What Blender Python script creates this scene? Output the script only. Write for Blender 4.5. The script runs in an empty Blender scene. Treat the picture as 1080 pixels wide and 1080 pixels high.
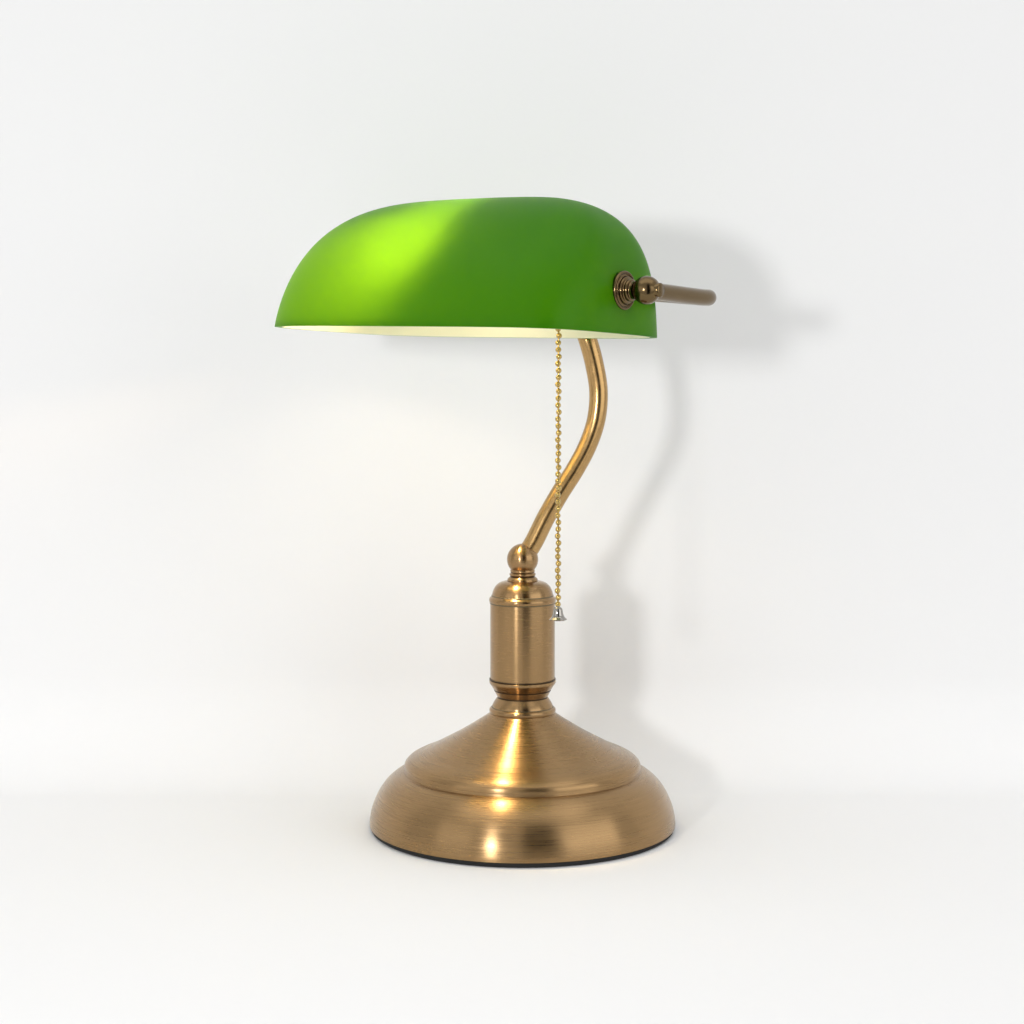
import bpy, bmesh, math
from mathutils import Vector, Matrix

sc = bpy.context.scene
COL = sc.collection
R = math.radians

# ------------------------------------------------------------------ helpers
def link(name, bm, mats, parent=None, smooth=True, sharp=None):
    me = bpy.data.meshes.new(name)
    bmesh.ops.recalc_face_normals(bm, faces=bm.faces[:])
    bm.to_mesh(me); bm.free()
    for m in (mats if isinstance(mats, (list, tuple)) else [mats]):
        me.materials.append(m)
    for p in me.polygons:
        p.use_smooth = smooth
    if sharp is not None:
        me.set_sharp_from_angle(angle=R(sharp))
    o = bpy.data.objects.new(name, me)
    COL.objects.link(o)
    if parent is not None:
        o.parent = parent
    return o

def catmull(pts, n=6):
    out = []
    N = len(pts)
    for i in range(N - 1):
        p0 = pts[max(i - 1, 0)]; p1 = pts[i]; p2 = pts[i + 1]; p3 = pts[min(i + 2, N - 1)]
        for k in range(n):
            t = k / n
            out.append(tuple(0.5 * (2 * b + (c - a) * t + (2 * a - 5 * b + 4 * c - d) * t * t + (3 * b - a - 3 * c + d) * t ** 3)
                             for a, b, c, d in zip(p0, p1, p2, p3)))
    out.append(tuple(pts[-1]))
    return out

def lathe(profile, seg=160, frame=None, bm=None):
    """Revolve (r, z) pairs about local Z; r<=0 closes on the axis."""
    bm = bm or bmesh.new()
    frame = frame or Matrix.Identity(4)
    rings = []
    for r, z in profile:
        if r <= 1e-6:
            rings.append([bm.verts.new(frame @ Vector((0, 0, z)))])
        else:
            rings.append([bm.verts.new(frame @ Vector((r * math.cos(2 * math.pi * k / seg), r * math.sin(2 * math.pi * k / seg), z))) for k in range(seg)])
    for a, b in zip(rings, rings[1:]):
        for k in range(seg):
            k2 = (k + 1) % seg
            if len(a) == 1 and len(b) == 1:
                continue
            if len(a) == 1:
                bm.faces.new((a[0], b[k2], b[k]))
            elif len(b) == 1:
                bm.faces.new((a[k], a[k2], b[0]))
            else:
                bm.faces.new((a[k], a[k2], b[k2], b[k]))
    return bm

def tube(path, rad, seg=36, bm=None):
    """Round tube swept along a list of Vectors, capped at both ends."""
    bm = bm or bmesh.new()
    n = len(path)
    tan = [(path[min(i + 1, n - 1)] - path[max(i - 1, 0)]).normalized() for i in range(n)]
    ref = Vector((0.3, 0.2, 1)).cross(tan[0]).normalized()
    rings = []
    for i in range(n):
        ref = (ref - tan[i] * ref.dot(tan[i])).normalized()
        bi = tan[i].cross(ref)
        rings.append([bm.verts.new(path[i] + rad * (ref * math.cos(2 * math.pi * k / seg) + bi * math.sin(2 * math.pi * k / seg))) for k in range(seg)])
    for a, b in zip(rings, rings[1:]):
        for k in range(seg):
            bm.faces.new((a[k], a[(k + 1) % seg], b[(k + 1) % seg], b[k]))
    bm.faces.new(rings[0]); bm.faces.new(rings[-1][::-1])
    return bm

def frame_z(origin, zdir):
    return Matrix.Translation(origin) @ Vector((0, 0, 1)).rotation_difference(zdir).to_matrix().to_4x4()

# ---------------------------------------------------------------- materials
def new_mat(name):
    m = bpy.data.materials.new(name); m.use_nodes = True
    nt = m.node_tree
    return m, nt, nt.nodes['Principled BSDF']

def brass(name, color, rough, aniso, lathe_axis=True, bump=0.02, var=0.12):
    m, nt, b = new_mat(name)
    N, L = nt.nodes, nt.links
    b.inputs['Metallic'].default_value = 1.0
    b.inputs['Anisotropic'].default_value = aniso
    tc = N.new('ShaderNodeTexCoord')
    sx = N.new('ShaderNodeSeparateXYZ'); L.new(tc.outputs['Object'], sx.inputs[0])
    comb = N.new('ShaderNodeCombineXYZ')
    if lathe_axis:
        # brushing runs round the axis: noise fine along the profile, long round it
        x2 = N.new('ShaderNodeMath'); x2.operation = 'MULTIPLY'; L.new(sx.outputs[0], x2.inputs[0]); L.new(sx.outputs[0], x2.inputs[1])
        y2 = N.new('ShaderNodeMath'); y2.operation = 'MULTIPLY_ADD'; L.new(sx.outputs[1], y2.inputs[0]); L.new(sx.outputs[1], y2.inputs[1]); L.new(x2.outputs[0], y2.inputs[2])
        rr = N.new('ShaderNodeMath'); rr.operation = 'SQRT'; L.new(y2.outputs[0], rr.inputs[0])
        at = N.new('ShaderNodeMath'); at.operation = 'ARCTAN2'; L.new(sx.outputs[1], at.inputs[0]); L.new(sx.outputs[0], at.inputs[1])
        for src, sock, k in ((rr.outputs[0], 0, 1500.0), (sx.outputs[2], 1, 1500.0), (at.outputs[0], 2, 2.6)):
            mu = N.new('ShaderNodeMath'); mu.operation = 'MULTIPLY'; mu.inputs[1].default_value = k
            L.new(src, mu.inputs[0]); L.new(mu.outputs[0], comb.inputs[sock])
        tg = N.new('ShaderNodeTangent'); tg.direction_type = 'RADIAL'; tg.axis = 'Z'
        L.new(tg.outputs[0], b.inputs['Tangent'])
        b.inputs['Anisotropic Rotation'].default_value = 0.25
    else:
        for s, k in ((0, 420.0), (1, 420.0), (2, 420.0)):
            mu = N.new('ShaderNodeMath'); mu.operation = 'MULTIPLY'; mu.inputs[1].default_value = k
            L.new(sx.outputs[s], mu.inputs[0]); L.new(mu.outputs[0], comb.inputs[s])
    no = N.new('ShaderNodeTexNoise'); no.inputs['Scale'].default_value = 1.0; no.inputs['Detail'].default_value = 5.0; no.inputs['Roughness'].default_value = 0.65
    L.new(comb.outputs[0], no.inputs['Vector'])
    # broad tarnish
    n2 = N.new('ShaderNodeTexNoise'); n2.inputs['Scale'].default_value = 22.0; n2.inputs['Detail'].default_value = 4.0
    L.new(tc.outputs['Object'], n2.inputs['Vector'])
    mixf = N.new('ShaderNodeMath'); mixf.operation = 'MULTIPLY_ADD'; mixf.inputs[1].default_value = 0.75
    half = N.new('ShaderNodeMath'); half.operation = 'MULTIPLY'; half.inputs[1].default_value = 0.25
    L.new(n2.outputs[0], half.inputs[0]); L.new(no.outputs[0], mixf.inputs[0]); L.new(half.outputs[0], mixf.inputs[2])
    cr = N.new('ShaderNodeValToRGB')
    cr.color_ramp.elements[0].position = 0.3; cr.color_ramp.elements[1].position = 0.7
    cr.color_ramp.elements[0].color = tuple(c * (1 - var) for c in color) + (1,)
    cr.color_ramp.elements[1].color = tuple(min(1, c * (1 + var)) for c in color) + (1,)
    L.new(mixf.outputs[0], cr.inputs[0]); L.new(cr.outputs[0], b.inputs['Base Color'])
    mr = N.new('ShaderNodeMapRange'); mr.inputs['From Min'].default_value = 0.3; mr.inputs['From Max'].default_value = 0.7
    mr.inputs['To Min'].default_value = rough * 0.82; mr.inputs['To Max'].default_value = rough * 1.2
    L.new(mixf.outputs[0], mr.inputs[0]); L.new(mr.outputs[0], b.inputs['Roughness'])
    bp = N.new('ShaderNodeBump'); bp.inputs['Strength'].default_value = bump; bp.inputs['Distance'].default_value = 0.0004
    L.new(no.outputs[0], bp.inputs['Height']); L.new(bp.outputs[0], b.inputs['Normal'])
    return m

BRASS = (0.33, 0.208, 0.098)
M_base = brass('brushed antique brass', BRASS, 0.28, 0.86, bump=0.008, var=0.15)
M_col = brass('brushed antique brass column', BRASS, 0.25, 0.8, bump=0.003, var=0.07)
M_tube = brass('antique brass tube', (0.46, 0.29, 0.12), 0.24, 0.0, lathe_axis=False, bump=0.008)
M_dark = brass('dark bronzed brass', (0.15, 0.102, 0.048), 0.20, 0.0, lathe_axis=False, bump=0.0, var=0.05)
M_gold = brass('gold chain', (0.52, 0.37, 0.13), 0.2, 0.0, lathe_axis=False, bump=0.0, var=0.05)

M_pad, nt, b = new_mat('black felt pad')
b.inputs['Base Color'].default_value = (0.012, 0.012, 0.012, 1); b.inputs['Roughness'].default_value = 0.9
M_groove, nt, b = new_mat('blackened groove')
b.inputs['Base Color'].default_value = (0.05, 0.032, 0.018, 1); b.inputs['Metallic'].default_value = 1; b.inputs['Roughness'].default_value = 0.4
M_patina, nt, b = new_mat('green grey patina')
b.inputs['Base Color'].default_value = (0.16, 0.135, 0.085, 1); b.inputs['Metallic'].default_value = 1; b.inputs['Roughness'].default_value = 0.45
M_chrome, nt, b = new_mat('chromed bell')
b.inputs['Base Color'].default_value = (0.36, 0.34, 0.31, 1); b.inputs['Metallic'].default_value = 1; b.inputs['Roughness'].default_value = 0.08

# green cased glass: a green skin that lets some of the bulb through
M_green, nt, b = new_mat('green cased glass')
N, L = nt.nodes, nt.links
b.inputs['Base Color'].default_value = (0.012, 0.10, 0.0, 1)
b.inputs['Roughness'].default_value = 0.33
b.inputs['IOR'].default_value = 1.5
b.inputs['Specular IOR Level'].default_value = 0.16
tr = N.new('ShaderNodeBsdfTranslucent'); tr.inputs['Color'].default_value = (0.275, 0.66, 0.016, 1)
mx = N.new('ShaderNodeMixShader'); mx.inputs[0].default_value = 0.48
L.new(b.outputs[0], mx.inputs[1]); L.new(tr.outputs[0], mx.inputs[2]); L.new(mx.outputs[0], N['Material Output'].inputs[0])
tc = N.new('ShaderNodeTexCoord'); no = N.new('ShaderNodeTexNoise'); no.inputs['Scale'].default_value = 900.0; no.inputs['Detail'].default_value = 2.0
L.new(tc.outputs['Object'], no.inputs['Vector'])
bp = N.new('ShaderNodeBump'); bp.inputs['Strength'].default_value = 0.02; bp.inputs['Distance'].default_value = 0.0003
L.new(no.outputs[0], bp.inputs['Height']); L.new(bp.outputs[0], b.inputs['Normal'])

M_white, nt, b = new_mat('opal white lining')
N, L = nt.nodes, nt.links
b.inputs['Base Color'].default_value = (0.92, 0.90, 0.79, 1); b.inputs['Roughness'].default_value = 0.35
tr = N.new('ShaderNodeBsdfTranslucent'); tr.inputs['Color'].default_value = (0.9, 0.9, 0.8, 1)
mx = N.new('ShaderNodeMixShader'); mx.inputs[0].default_value = 0.33
L.new(b.outputs[0], mx.inputs[1]); L.new(tr.outputs[0], mx.inputs[2]); L.new(mx.outputs[0], N['Material Output'].inputs[0])

M_bulb = bpy.data.materials.new('lit bulb glass'); M_bulb.use_nodes = True
nt = M_bulb.node_tree; nt.nodes.clear()
em = nt.nodes.new('ShaderNodeEmission'); em.inputs['Color'].default_value = (1.0, 0.85, 0.60, 1); em.inputs['Strength'].default_value = 22.0
oo = nt.nodes.new('ShaderNodeOutputMaterial'); nt.links.new(em.outputs[0], oo.inputs[0])

M_socket, nt, b = new_mat('cream socket')
b.inputs['Base Color'].default_value = (0.7, 0.66, 0.56, 1); b.inputs['Roughness'].default_value = 0.4

M_paper, nt, b = new_mat('white seamless paper')
N, L = nt.nodes, nt.links
b.inputs['Roughness'].default_value = 0.95; b.inputs['Specular IOR Level'].default_value = 0.0
tc = N.new('ShaderNodeTexCoord'); no = N.new('ShaderNodeTexNoise'); no.inputs['Scale'].default_value = 300.0; no.inputs['Detail'].default_value = 3.0
L.new(tc.outputs['Object'], no.inputs['Vector'])
cr = N.new('ShaderNodeValToRGB')
cr.color_ramp.elements[0].color = (0.855, 0.855, 0.857, 1); cr.color_ramp.elements[1].color = (0.865, 0.865, 0.867, 1)
L.new(no.outputs[0], cr.inputs[0]); L.new(cr.outputs[0], b.inputs['Base Color'])

# ------------------------------------------------------------------ setting
WALL_Y = 0.130; COVE = 0.060
bm = bmesh.new()
prof = [(-0.50, 0.0), (WALL_Y - COVE, 0.0)]
for k in range(1, 65):
    a = R(90) * k / 64
    prof.append((WALL_Y - COVE + COVE * math.sin(a), COVE - COVE * math.cos(a)))
prof.append((WALL_Y, 1.3))
rows = [[bm.verts.new((x, y, z)) for y, z in prof] for x in (-1.3, 1.3)]
for k in range(len(prof) - 1):
    bm.faces.new((rows[0][k], rows[1][k], rows[1][k + 1], rows[0][k + 1]))
bd = link('backdrop', bm, M_paper, sharp=20)
bd['kind'] = 'structure'
bd['label'] = 'plain white seamless backdrop behind and under the lamp'

# --------------------------------------------------------------------- lamp
lamp = bpy.data.objects.new('banker_lamp', None)
COL.objects.link(lamp)
lamp['label'] = 'brass banker lamp with a lit green glass shade and pull chain on white'
lamp['category'] = 'lamp'

# base
shoulder = [(0.0817, 0.0028), (0.0816, 0.0055), (0.0807, 0.0105), (0.0789, 0.0155), (0.0762, 0.0208), (0.0728, 0.0252),
            (0.0694, 0.0282), (0.0668, 0.0299), (0.0650, 0.0307), (0.0638, 0.0311)]
upper = [(0.0633, 0.0313), (0.0632, 0.0325), (0.0631, 0.0342), (0.0626, 0.0356), (0.0614, 0.0370),
            (0.0595, 0.0384), (0.0560, 0.0401), (0.0515, 0.0420), (0.0463, 0.0446), (0.0350, 0.0507), (0.0270, 0.0556), (0.0193, 0.0606), (0.0172, 0.0622)]
base = link('base', lathe([(0.0, 0.0045), (0.078, 0.0045), (0.0805, 0.0028)] + catmull(shoulder, 6) + catmull(upper, 6) + [(0.0, 0.0622)], 256), M_base, lamp, sharp=38)
link('base_pad', lathe([(0.0, 0.0), (0.0796, 0.0), (0.0808, 0.0008), (0.0808, 0.0027), (0.0, 0.0027)], 256), M_pad, base, sharp=50)

def ring(name, parent, rings, m=None):
    # thin tarnished lines that sit in the turned grooves
    bm = bmesh.new()
    for r, z, t in rings:
        lathe([(r - t, z - t * .7), (r + t * .3, z - t * .6), (r + t * .5, z), (r + t * .3, z + t * .6), (r - t, z + t * .7)], 160, None, bm)
    return link(name, bm, m or M_groove, parent)

# collar between base and column
collar = [(0.0160, 0.0612), (0.0170, 0.0614), (0.01745, 0.0622), (0.0177, 0.0634), (0.0175, 0.0645), (0.0166, 0.0652), (0.0162, 0.0655), (0.0160, 0.0664), (0.0152, 0.0680), (0.0140, 0.0698), (0.0136, 0.0704)]
collar_o = link('collar', lathe([(0, 0.0612)] + catmull(collar, 5) + [(0, 0.0704)], 128), M_col, lamp, sharp=50)
link('collar_groove', lathe([(0, 0.0702), (0.0131, 0.0702), (0.0131, 0.0714), (0, 0.0714)], 96), M_groove, lamp, sharp=50)

# column
col = [(0, 0.0712), (0.0136, 0.0712), (0.0138, 0.0716), (0.0146, 0.0732), (0.0150, 0.0741), (0.01495, 0.0745), (0.0154, 0.0749), (0.0165, 0.0767), (0.0174, 0.0779), (0.0177, 0.0786),
       (0.0177, 0.0796), (0.0174, 0.0800)]
column = link('column', lathe(col + [(0.01715, 0.0802), (0.01715, 0.0808), (0.0172, 0.0811), (0.0172, 0.1211), (0, 0.1211)], 128), M_col, lamp, sharp=30)
link('groove_ring', lathe([(0, 0.0799), (0.01765, 0.0799), (0.01765, 0.0805), (0, 0.0805)], 128), M_groove, column, sharp=50)

# cap (dome) of the column
cap = [(0.0170, 0.1210), (0.01735, 0.1213), (0.0177, 0.1221), (0.01775, 0.1230), (0.0174, 0.1239), (0.0167, 0.1245), (0.0164, 0.1249), (0.0162, 0.1257), (0.0156, 0.1278), (0.0144, 0.1300), (0.0124, 0.1317), (0.0098, 0.1326), (0.0084, 0.1328)]
cap_o = link('column_cap', lathe([(0, 0.1210)] + catmull(cap, 5) + [(0, 0.1328)], 128), M_col, lamp, sharp=50)
neck = [(0.0080, 0.1326), (0.0081, 0.1332), (0.0079, 0.1340), (0.0072, 0.1347), (0.0070, 0.1349)]
nk = lathe([(0, 0.1326)] + catmull(neck, 5) + [(0.0063, 0.1349), (0.0062, 0.1354), (0.0067, 0.1356), (0.00695, 0.1361), (0.0069, 0.1368), (0.0064, 0.1371), (0.0062, 0.1374), (0.0065, 0.1377), (0.0066, 0.1383), (0.0063, 0.1389), (0.0060, 0.1392), (0, 0.1392)], 96)
neck_o = link('neck', nk, M_col, lamp, sharp=50)

ring('tarnished_groove', collar_o, [(0.01635, 0.06535, 0.00035)], M_patina)
ring('tarnished_groove', cap_o, [(0.0163, 0.12505, 0.00045), (0.01725, 0.12115, 0.0005)], M_patina)
ring('tarnished_groove', neck_o, [(0.0062, 0.13735, 0.0003), (0.0063, 0.13520, 0.00055)])
ring('tarnished_groove', column, [(0.0150, 0.0743, 0.0004)])

# ball joint
RB = 0.0083; ZB = 0.1443
ball = [(0, ZB - RB)] + [(RB * math.sin(a), ZB - RB * math.cos(a)) for a in [math.pi * k / 40 for k in range(1, 40)]] + [(0, ZB + RB)]
link('ball_joint', lathe(ball, 96), M_col, lamp)

# the shade, arm and yoke all live in a frame turned about the axis: u along the shade, v out of its front
TH = 0.62899
U = Vector((math.cos(TH), -math.sin(TH), 0)); V = Vector((-math.sin(TH), -math.cos(TH), 0)); Z = Vector((0, 0, 1))

# arm
arm = [(0.0, 0.0, 0.1445), (0.0056, 0.0014, 0.1527), (0.0124, 0.0031, 0.1662), (0.0196, 0.0049, 0.1786), (0.0278, 0.0070, 0.1914), (0.0347, 0.0087, 0.2044), (0.0392, 0.0098, 0.2180),
       (0.0404, 0.0101, 0.2328), (0.0381, 0.0095, 0.2474), (0.0343, 0.0088, 0.2610), (0.0305, 0.0118, 0.2705), (0.0230, 0.0190, 0.2785), (0.0124, 0.0257, 0.2815)]
path = [Vector(p) for p in catmull(arm, 10)]
link('arm', tube(path, 0.0050), M_tube, lamp)

# shade
SA, SB, SH = 0.09509, 0.06065, 0.0807
M0, TA, TB = 4.40973, 3.33508, 1.9779
ROLL, PITCH = 0.01808, 0.03423
SC = Vector((-0.03063, -0.03329, 0.26342)); W0 = 0.15504
XA, XB, LEAN, ML = 4.40282, 2.22298, -0.01699, 3.22538
cr_, sr_, cp_, sp_ = math.cos(ROLL), math.sin(ROLL), math.cos(PITCH), math.sin(PITCH)
ROT = Matrix(((cr_, 0, sr_), (0, 1, 0), (-sr_, 0, cr_))) @ Matrix(((1, 0, 0), (0, cp_, -sp_), (0, sp_, cp_)))
def shade_to_world(l):
    l = ROT @ l
    return SC + U * l.x + V * l.y + Z * l.z
def shade_local(phi, w, off=0.0):
    c, s = math.cos(phi), math.sin(phi)
    m = M0 + (ML - M0) * w - 0.9 * w ** 8
    r = 1.0 / (abs(c) ** m + abs(s) ** m) ** (1 / m)
    a = (SA - off) * (1 - w ** TA) ** (1 / XA); b_ = (SB - off) * (1 - w ** TB) ** (1 / XB)
    return Vector((a * r * c, b_ * r * s + LEAN * max(0, w - W0) ** 1.5, (SH - off) * w - SH * W0))
def shade_shell(off, nphi=220, nw=84, w0=W0, bm=None):
    bm = bm or bmesh.new()
    rings = []
    for j in range(nw):
        t = j / nw
        w = 1 - (1 - w0) * (1 - t) ** 4
        rings.append([bm.verts.new(shade_to_world(shade_local(2 * math.pi * k / nphi, w, off))) for k in range(nphi)])
    top = bm.verts.new(shade_to_world(shade_local(0, 1.0, off)))
    for a, b_ in zip(rings, rings[1:]):
        for k in range(nphi):
            bm.faces.new((a[k], a[(k + 1) % nphi], b_[(k + 1) % nphi], b_[k]))
    for k in range(nphi):
        bm.faces.new((rings[-1][k], rings[-1][(k + 1) % nphi], top))
    return bm, rings[0]
TK = 0.0030
bm, ring = shade_shell(0.0)
n = len(ring)
W0I = W0 * SH / (SH - TK)
lip = [bm.verts.new(shade_to_world(shade_local(2 * math.pi * k / n, W0I, TK))) for k in range(n)]
for k in range(n):
    bm.faces.new((ring[k], ring[(k + 1) % n], lip[(k + 1) % n], lip[k]))
shade = link('lamp_shade', bm, M_green, lamp, sharp=60)
bm, _ = shade_shell(TK, w0=W0I)
link('shade_lining', bm, M_white, shade)

# bulb and socket inside the shade
bulb_z = 0.038
def in_shade(x, y=0.0, z=bulb_z): return shade_to_world(Vector((x, y, z)))
o0 = in_shade(0.072); ax = (in_shade(0.0) - o0).normalized()
fr = frame_z(o0, ax)
sk_p = [(0, 0), (0.009, 0), (0.010, 0.001), (0.010, 0.030), (0.0105, 0.042), (0.0125, 0.050), (0.0135, 0.056), (0.0137, 0.060), (0.0131, 0.060), (0.0125, 0.055), (0.0100, 0.050), (0, 0.049)]
link('bulb_socket', lathe(sk_p, 64, fr), M_socket, lamp, sharp=40)
gl = catmull([(0.0060, 0.0500), (0.0060, 0.062), (0.0062, 0.072), (0.0072, 0.078), (0.0082, 0.084), (0.0076, 0.090), (0.0050, 0.0945), (0.0025, 0.0958), (0.0, 0.0960)], 4)
link('light_bulb', lathe([(0, 0.0500)] + gl, 48, fr), M_bulb, lamp)

# yoke and its two finials
KZ = 0.0206                       # height of the finials above the rim
def end_pt(sgn):
    w = W0 + KZ / SH
    return shade_local(0 if sgn > 0 else math.pi, w)
L_r, L_l = end_pt(1), end_pt(-1)
BALL = 0.0130
def loc2w(u, v, z): return shade_to_world(Vector((u, v, z)))
pr, pl = Vector((L_r.x + BALL, L_r.y, L_r.z)), Vector((L_l.x - BALL, L_l.y, L_l.z))
VB = -0.073
ctrl = [(pr.x, pr.y, pr.z), (pr.x, pr.y - 0.02, pr.z), (pr.x, pr.y + VB + 0.026, pr.z)]
for k in range(1, 7):
    a = R(90) * k / 6
    ctrl.append((pr.x - 0.020 + 0.020 * math.cos(a), pr.y + VB + 0.020 - 0.020 * math.sin(a), pr.z + 0.002 * k / 6))
ctrl += [(0.06, pr.y + VB - 0.007, pr.z + 0.004), (0.03, pr.y + VB - 0.011, pr.z + 0.005), (0, pr.y + VB - 0.012, pr.z + 0.005)]
full = ctrl + [(-x, y, z) for x, y, z in ctrl[-2::-1]]
pts = catmull(full, 6)
link('yoke', tube([loc2w(*p) for p in pts], 0.0041), M_dark, lamp)
for sgn, lp in ((1, L_r), (-1, L_l)):
    o0 = shade_to_world(lp); d = (ROT @ Vector((sgn, 0, 0)))
    d = (U * d.x + V * d.y + Z * d.z).normalized()
    fr = frame_z(o0, d)
    pf = catmull([(0.0088, -0.0020), (0.0092, -0.0006), (0.0094, 0.0006), (0.0091, 0.0014), (0.0084, 0.0015), (0.0078, 0.0008), (0.0070, 0.0008), (0.0064, 0.0014), (0.0066, 0.0022), (0.0063, 0.0029), (0.0055, 0.0031), (0.0052, 0.0036), (0.0054, 0.0044), (0.0051, 0.0052), (0.0043, 0.0056), (0.0042, 0.0070)], 5)
    f = link('finial', lathe([(0, -0.002)] + pf + [(0, 0.0070)], 72, fr), M_dark, lamp, sharp=50)
    rb = 0.0068
    bl = [(rb * math.sin(a), BALL - rb * math.cos(a)) for a in [math.pi * k / 32 for k in range(1, 26)]]
    link('finial_ball', lathe([(0, BALL - rb)] + bl + [(0.0034, BALL + 0.0060), (0.0034, BALL + 0.0078), (0.0029, BALL + 0.0083), (0, BALL + 0.0083)], 64, fr), M_dark, f, sharp=50)

# pull chain with its bell
CX_, CY_ = 0.0174, -0.055
ZT, ZBOT, STEP, RBEAD = 0.290, 0.1275, 0.00343, 0.00146
bm = bmesh.new()
nb = int((ZT - ZBOT) / STEP)
for k in range(nb):
    z = ZBOT + k * STEP
    jx = 0.00025 * math.sin(k * 2.3); jy = 0.00025 * math.cos(k * 1.7)
    bmesh.ops.create_uvsphere(bm, u_segments=16, v_segments=10, radius=RBEAD, matrix=Matrix.Translation((CX_ + jx, CY_ + jy, z)))
lathe([(0.00048, ZBOT - 0.003), (0.00048, ZT)], 10, Matrix.Translation((CX_, CY_, 0)), bm)
chain = link('pull_chain', bm, M_gold, lamp)
zb = ZBOT - 0.0018
bell = catmull([(0.0009, 0.0010), (0.0013, 0.0004), (0.0020, -0.0002), (0.0024, -0.0014), (0.0027, -0.0030), (0.0033, -0.0044), (0.0044, -0.0055), (0.0046, -0.0058)], 5)
inner = [(r - 0.0004, z - 0.0003) for r, z in bell[::-1] if r > 0.0012]
link('chain_bell', lathe([(0, 0.0011)] + bell + inner + [(0, inner[-1][1])], 48, Matrix.Translation((CX_, CY_, zb))), M_chrome, chain, sharp=60)

# ------------------------------------------------------------------- camera
cam = bpy.data.cameras.new('camera'); co = bpy.data.objects.new('camera', cam); COL.objects.link(co)
co.location = (-11 * 0.000509, -0.95, 0.2457)
co.rotation_euler = (R(90 - 4.59), 0, 0)
cam.sensor_width = 36; cam.lens = 1900 / 1080 * 36
cam.clip_start = 0.01; cam.clip_end = 50
sc.camera = co

# ------------------------------------------------------------------- lights
def area(name, loc, target, w, h, power, color=(1, 1, 1), shape='RECTANGLE'):
    l = bpy.data.lights.new(name, 'AREA'); l.shape = shape; l.size = w; l.size_y = h; l.energy = power; l.color = color
    o = bpy.data.objects.new(name, l); COL.objects.link(o)
    o.location = loc
    o.rotation_euler = (Vector(target) - Vector(loc)).to_track_quat('-Z', 'Y').to_euler()
    return o
area('key_light', (-0.50, -1.2, 0.325), (0, 0, 0.17), 0.12, 0.12, 5.0, shape='DISK')
area('softbox_left', (-1.25, -0.95, 0.55), (0, 0, 0.15), 0.8, 0.9, 1.3)
area('softbox_right', (1.25, -0.95, 0.55), (0, 0, 0.15), 1.3, 1.0, 5.0)
area('overhead_fill', (0, -0.25, 1.5), (0, -0.2, 0), 2.0, 1.0, 6.0)  # added top fill, lifts the floor to match the wall

# unseen spots added to the bulb's light: one up into glass, one on base
def beam(name, loc, target, power, cone, blend, rad, color):
    l = bpy.data.lights.new(name, 'SPOT'); l.energy = power; l.color = color; l.shadow_soft_size = rad
    l.spot_size = R(cone); l.spot_blend = blend
    o = bpy.data.objects.new(name, l); COL.objects.link(o)
    o.location = loc; o.rotation_euler = (Vector(target) - Vector(loc)).to_track_quat('-Z', 'Y').to_euler()
beam('added_spot_up', in_shade(0.012, -0.002, 0.024), in_shade(-0.040, 0.038, 0.055), 1.75, 131, 0.9, 0.008, (1.0, 0.70, 0.36))
beam('added_spot_down', in_shade(-0.022, 0.0, 0.024), (0, -0.024, 0.045), 2.8, 28, 1.0, 0.0045, (1.0, 0.74, 0.40))

# bright white studio all round, with the darker gap of the camera bay in front
w = bpy.data.worlds.new('World'); sc.world = w; w.use_nodes = True
N, L = w.node_tree.nodes, w.node_tree.links
bgn = N['Background']
tc = N.new('ShaderNodeTexCoord'); sx = N.new('ShaderNodeSeparateXYZ'); L.new(tc.outputs['Generated'], sx.inputs[0])
neg = N.new('ShaderNodeMath'); neg.operation = 'MULTIPLY'; neg.inputs[1].default_value = -1.0; L.new(sx.outputs[1], neg.inputs[0])
az = N.new('ShaderNodeMath'); az.operation = 'ARCTAN2'; L.new(sx.outputs[0], az.inputs[0]); L.new(neg.outputs[0], az.inputs[1])   # 0 = towards the camera side, + = right
def ramp(lo, hi):
    m = N.new('ShaderNodeMapRange'); m.interpolation_type = 'SMOOTHSTEP'
    m.inputs['From Min'].default_value = R(lo); m.inputs['From Max'].default_value = R(hi)
    L.new(az.outputs[0], m.inputs['Value']); return m
r1, r2 = ramp(-4, 3), ramp(30, 21)
gap = N.new('ShaderNodeMath'); gap.operation = 'MULTIPLY'; L.new(r1.outputs[0], gap.inputs[0]); L.new(r2.outputs[0], gap.inputs[1])
elv = N.new('ShaderNodeMapRange'); elv.interpolation_type = 'SMOOTHSTEP'; elv.inputs['From Min'].default_value = 0.8; elv.inputs['From Max'].default_value = 0.65
L.new(sx.outputs[2], elv.inputs['Value'])
g2 = N.new('ShaderNodeMath'); g2.operation = 'MULTIPLY'; L.new(gap.outputs[0], g2.inputs[0]); L.new(elv.outputs[0], g2.inputs[1])
mixc = N.new('ShaderNodeMix'); mixc.data_type = 'RGBA'
mixc.inputs[6].default_value = (1, 1, 1, 1); mixc.inputs[7].default_value = (0.0, 0.0, 0.0, 1)
L.new(g2.outputs[0], mixc.inputs[0]); L.new(mixc.outputs[2], bgn.inputs[0])
bgn.inputs[1].default_value = 0.672

sc.view_settings.view_transform = 'Standard'; sc.view_settings.look = 'None'
sc.view_settings.exposure = 0; sc.view_settings.gamma = 1
sc.view_settings.use_curve_mapping = False
sc.cycles.use_denoising = True
sc.cycles.max_bounces = 16; sc.cycles.diffuse_bounces = 8; sc.cycles.transmission_bounces = 12
sc.cycles.caustics_reflective = True; sc.cycles.caustics_refractive = True
sc.cycles.sample_clamp_indirect = 8
